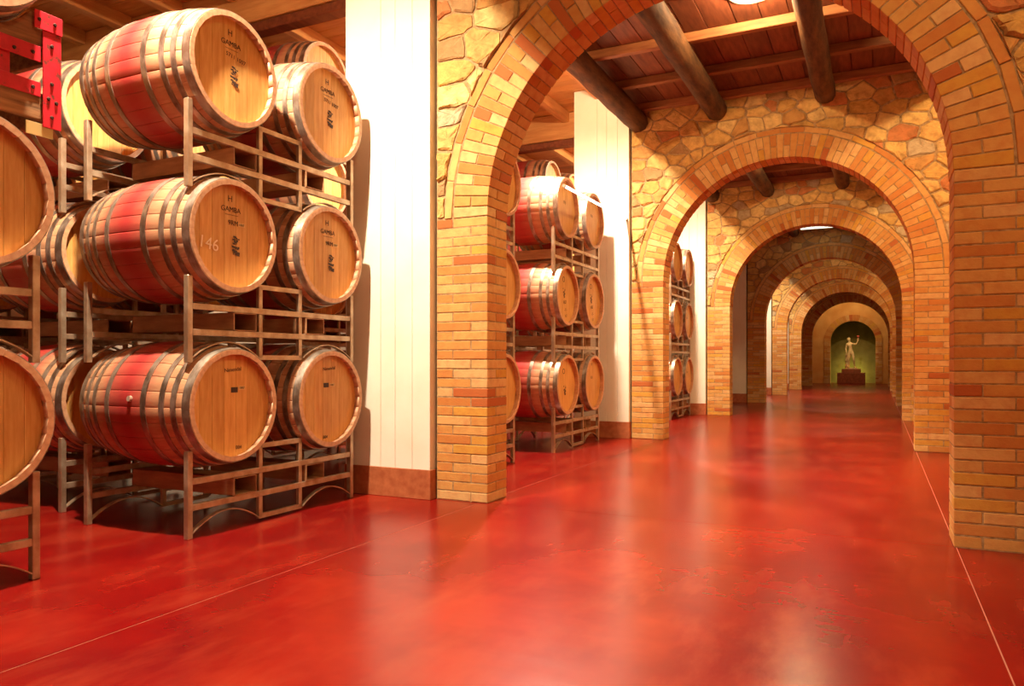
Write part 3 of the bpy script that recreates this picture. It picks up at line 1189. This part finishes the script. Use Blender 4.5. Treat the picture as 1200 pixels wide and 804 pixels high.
stack(-3.08, 5.66, 'the stack half hidden by the nearest arch pier', 3, {(1, 1): 'script', (0, 1): 'ring_f'})
stack(-4.36, 7.9, 'the second row seen through the nearest arch', 3)
stack(-4.30, 10.5, 'the tall stack behind the second white pillar', 4)
stack(-3.02, 12.75, 'the distant stack seen through the second arch', 3, {(1, 1): 'plain_h', (0, 1): 'plain_h'})

# ------------------------------------------------------------------ old wooden crate with red irons on the left stack
CY, CZ = 1.26, 2.0
t = thing('wooden_crate', 'old wooden crate with red painted iron straps, at the upper left edge', 'crate', (-3.36, CY, CZ))
HW, HH, DP = 0.90, 0.50, 0.78


def cradle(bm, x0, x1, r_):
    """upper side plank with a round notch for each of the two barrels lying in it"""
    top = [(-HW + 0.03, HH)]
    for yb in (1.34 - 0.415, 1.34 + 0.415):
        zb = 2.715 - CZ
        h = math.sqrt(r_ * r_ - (zb - HH) ** 2)
        a0 = math.atan2(HH - zb, -h)
        a1 = math.atan2(HH - zb, h)
        for k in range(13):
            a = (a0 % (2 * PI)) + ((a1 % (2 * PI)) - (a0 % (2 * PI))) * k / 12
            top.append((yb - CY + r_ * math.cos(a), zb + r_ * math.sin(a)))
    top.append((HW - 0.005, HH))
    fr = []
    for x in (x0, x1):
        fr.append(([bm.verts.new((x, p[0], p[1])) for p in top], [bm.verts.new((x, p[0], 0.30)) for p in top]))
    (ta, ba), (tb, bb) = fr
    for i in range(len(top) - 1):
        bm.faces.new((ta[i], ta[i + 1], ba[i + 1], ba[i]))
        bm.faces.new((tb[i], bb[i], bb[i + 1], tb[i + 1]))
        bm.faces.new((ta[i], tb[i], tb[i + 1], ta[i + 1]))
        bm.faces.new((ba[i], ba[i + 1], bb[i + 1], bb[i]))
    bm.faces.new((ta[0], ba[0], bb[0], tb[0])); bm.faces.new((ta[-1], tb[-1], bb[-1], ba[-1]))
    bmesh.ops.recalc_face_normals(bm, faces=bm.faces[:])


for x in (-0.03, -DP):
    bm = bmesh.new(); box(bm, x, x + 0.03, -HW + 0.03, HW - 0.005, 0.03, 0.15, 0.004); obj('side_plank', bm, 'old_crate_wood', t)
    bm = bmesh.new(); cradle(bm, x, x + 0.03, 0.352); obj('cradle_plank', bm, 'old_crate_wood', t)
for (z0, z1) in ((0.03, 0.15), (0.31, 0.49)):
    for y in (-HW + 0.03, HW - 0.035):
        bm = bmesh.new(); box(bm, -DP + 0.031, -0.031, y, y + 0.03, z0, z1, 0.004); obj('end_plank', bm, 'old_crate_wood', t)


def iron(name, x0, x1, y0, y1, z0, z1, rivets):
    bm = bmesh.new(); box(bm, x0, x1, y0, y1, z0, z1, 0.002)
    o = obj(name, bm, 'red_iron', t)
    for (ry, rz) in rivets:
        bm = bmesh.new(); cyl(bm, (x1, ry, rz), (x1 + 0.007, ry, rz), 0.009, 0.006, 8)
        obj('rivet', bm, 'dark_iron', o)


iron('corner_strap', 0.007, 0.013, HW - 0.08, HW + 0.004, 0.0, 0.435, [(HW - 0.04, .05), (HW - 0.02, .12), (HW - 0.055, .13), (HW - 0.04, .2), (HW - 0.04, .37)])
iron('corner_plate', 0.014, 0.019, HW - 0.12, HW + 0.006, 0.43, HH + 0.01, [(HW - 0.10, .47), (HW - 0.03, .47)])
iron('rail_iron', 0.0005, 0.006, -HW, HW - 0.085, 0.285, 0.355, [(HW - 0.12, .32), (HW - 0.2, .31), (HW - 0.5, .32)])
iron('rail_iron', 0.0005, 0.006, -HW, HW - 0.085, 0.13, 0.195, [(HW - 0.12, .165), (HW - 0.3, .165), (HW - 0.5, .165)])
iron('upright_iron', -0.02, -0.006, HW - 0.27, HW - 0.21, 0.17, 0.31, [])
bm = bmesh.new(); box(bm, 0.001, 0.006, HW - 0.15, HW - 0.03, -0.045, 0.012, 0.001); obj('bottom_plate', bm, 'brass', t)

# ------------------------------------------------------------------ statue on its pedestal
PX, PY = -1.05, YE - 0.15
t = thing('pedestal', 'dark red brown stepped pedestal under the statue at the passage end', 'pedestal', (PX, PY, 0))
bm = bmesh.new(); box(bm, -0.55, 0.55, -0.45, 0.45, 0.0, 0.47, 0.012); obj('plinth', bm, 'pedestal', t)
bm = bmesh.new(); box(bm, -0.375, 0.375, -0.32, 0.32, 0.47, 0.64, 0.01); obj('upper_block', bm, 'pedestal', t)

st = thing('statue', 'pale statue of a nude young man raising a cup, on the stepped pedestal', 'statue', (PX, PY, 0.64))
bm = bmesh.new(); cyl(bm, (0, 0, 0), (0, 0, 0.055), 0.25, 0.23, 16, 0.05, 1, random.Random(2)); obj('rock_base', bm, 'statue', st)
H0 = 0.055
SK = {
    'pelvis': ((-0.02, 0, 0.68), 0.085), 'waist': ((-0.03, 0, 0.80), 0.075), 'chest': ((-0.05, 0, 0.95), 0.098), 'neckb': ((-0.07, 0, 1.06), 0.06),
    'neck': ((-0.08, -0.01, 1.11), 0.036), 'headb': ((-0.09, -0.02, 1.17), 0.052), 'head': ((-0.10, -0.03, 1.23), 0.062), 'headt': ((-0.105, -0.02, 1.285), 0.042),
    'shl': ((-0.17, 0, 1.03), 0.044), 'ell': ((-0.22, 0.02, 0.83), 0.034), 'wrl': ((-0.19, -0.09, 0.68), 0.024), 'hal': ((-0.185, -0.12, 0.62), 0.024),
    'shr': ((0.075, 0, 1.03), 0.044), 'elr': ((0.20, -0.05, 1.02), 0.034), 'wrr': ((0.27, -0.09, 1.17), 0.024), 'har': ((0.275, -0.10, 1.225), 0.024),
    'hipl': ((-0.085, 0, 0.63), 0.075), 'knl': ((-0.10, -0.03, 0.36), 0.048), 'cal': ((-0.10, 0.0, 0.25), 0.045), 'anl': ((-0.10, 0.02, 0.05), 0.026), 'tol': ((-0.12, -0.09, 0.02), 0.022),
    'hipr': ((0.05, 0, 0.63), 0.073), 'knr': ((0.10, -0.07, 0.37), 0.047), 'car': ((0.11, -0.02, 0.25), 0.043), 'anr': ((0.13, 0.03, 0.05), 0.026), 'tor': ((0.16, -0.07, 0.02), 0.022),
}
ED = ['pelvis-waist', 'waist-chest', 'chest-neckb', 'neckb-neck', 'neck-headb', 'headb-head', 'head-headt', 'neckb-shl', 'shl-ell', 'ell-wrl', 'wrl-hal',
      'neckb-shr', 'shr-elr', 'elr-wrr', 'wrr-har', 'pelvis-hipl', 'hipl-knl', 'knl-cal', 'cal-anl', 'anl-tol', 'pelvis-hipr', 'hipr-knr', 'knr-car', 'car-anr', 'anr-tor']
keys = list(SK)
me = bpy.data.meshes.new('body')
me.from_pydata([(SK[k][0][0], SK[k][0][1], SK[k][0][2] + H0) for k in keys], [(keys.index(e.split('-')[0]), keys.index(e.split('-')[1])) for e in ED], [])
ob = bpy.data.objects.new('body', me)
C.objects.link(ob)
md = ob.modifiers.new('skin', 'SKIN')
sv = me.skin_vertices[0].data
for i, k in enumerate(keys):
    sv[i].radius = (SK[k][1] * 1.2, SK[k][1] * (0.88 if k in ('chest', 'waist', 'pelvis') else 1))
sv[0].use_root = True
sb = ob.modifiers.new('sub', 'SUBSURF'); sb.levels = 2; sb.render_levels = 2
dg = bpy.context.evaluated_depsgraph_get()
bme = bpy.data.meshes.new_from_object(ob.evaluated_get(dg))
bpy.data.objects.remove(ob)
bme.materials.clear(); bme.materials.append(MATS['statue'])
for p in bme.polygons:
    p.use_smooth = True
body = put('body', bme, st)


def finger_chain(bm, base, dirs, ln, rad):
    p = Vector(base)
    for d in dirs:
        q = p + Vector(d).normalized() * ln
        cyl(bm, p, q, rad, rad * 0.85, 6)
        p = q


bm = bmesh.new()
for i in range(4):
    b0 = (0.255 + 0.012 * i, -0.115, 1.235 + H0)
    finger_chain(bm, b0, [(0, -0.3, 1), (0, 0.6, 0.8), (0, 1, 0)], 0.02 - 0.002 * abs(i - 1), 0.0065)
finger_chain(bm, (0.25, -0.09, 1.215 + H0), [(-1, -0.2, 0.6), (-0.2, 0.1, 1)], 0.02, 0.007)
for i in range(4):
    finger_chain(bm, (-0.205 + 0.012 * i, -0.125, 0.61 + H0), [(0, -0.4, -1), (0, 0, -1), (0, 0.5, -1)], 0.02 - 0.002 * abs(i - 1), 0.0065)
finger_chain(bm, (-0.17, -0.13, 0.63 + H0), [(0.6, -0.4, -1), (0.1, -0.1, -1)], 0.02, 0.007)
obj('fingers', bm, 'statue', st)
bm = bmesh.new()
prof = [(0.0, 0.0), (0.03, 0.0), (0.008, 0.015), (0.008, 0.05), (0.045, 0.09), (0.052, 0.14), (0.046, 0.14), (0.03, 0.10), (0.0, 0.07)]
S_ = 16
rings = [[bm.verts.new((0.275 + r_ * math.cos(2 * PI * i / S_), -0.10 + r_ * math.sin(2 * PI * i / S_), 1.25 + H0 + z)) for i in range(S_)] for r_, z in prof]
for a, b_ in zip(rings, rings[1:]):
    for i in range(S_):
        bm.faces.new((a[i], a[(i + 1) % S_], b_[(i + 1) % S_], b_[i]))
obj('cup', bm, 'grape_red', st, True)
bm = bmesh.new()   # curly hair with wreath
rg = random.Random(4)
for k in range(40):
    u = rg.uniform(0, 2 * PI); v_ = rg.uniform(-0.1, 1.0)
    rr_ = math.sqrt(max(0, 1 - v_ * v_ * 0.9))
    bmesh.ops.create_icosphere(bm, subdivisions=1, radius=0.018, matrix=Matrix.Translation((-0.10 + 0.062 * rr_ * math.cos(u), -0.012 + 0.06 * rr_ * math.sin(u) * (1 if math.sin(u) > 0 else 0.75), 1.25 + H0 + 0.055 * v_)))
obj('hair', bm, 'statue', st, True)
bm = bmesh.new()   # tree stump and drapery supporting the left leg
cyl(bm, (-0.17, 0.05, 0.05), (-0.15, 0.04, 0.48), 0.085, 0.05, 10, 0.12, 6, random.Random(3))
obj('stump', bm, 'statue', st, True)
bm = bmesh.new()
for k in range(6):
    cyl(bm, (-0.22 + 0.016 * k, -0.03 + 0.015 * (k % 2), 0.66), (-0.23 + 0.02 * k, -0.02 + 0.02 * (k % 2), 0.28 + 0.02 * (k % 3)), 0.015, 0.012, 7, 0.1, 5, random.Random(k))
obj('drapery', bm, 'statue', st, True)

fl = thing('niche_uplight', 'small lamp behind the pedestal throwing a green yellow glow on the niche wall', 'lamp', (PX, YE + 0.62, 0))
bm = bmesh.new(); cyl(bm, (0, 0, 0), (0, 0, 0.1), 0.06, 0.08, 14); obj('housing', bm, 'dark_iron', fl)
lamp('niche_light', (PX, YE + 0.7, 0.35), 22.0, 0.08, (0.9, 1.0, 0.25))
lamp('statue_fill', (-0.9, YE - 2.6, 3.7), 240.0, 0.05, (1.0, 0.85, 0.5), (0.6, 1.0)).rotation_euler = (math.radians(48), 0, 0)  # added spot without a fixture, brightens the statue from the front
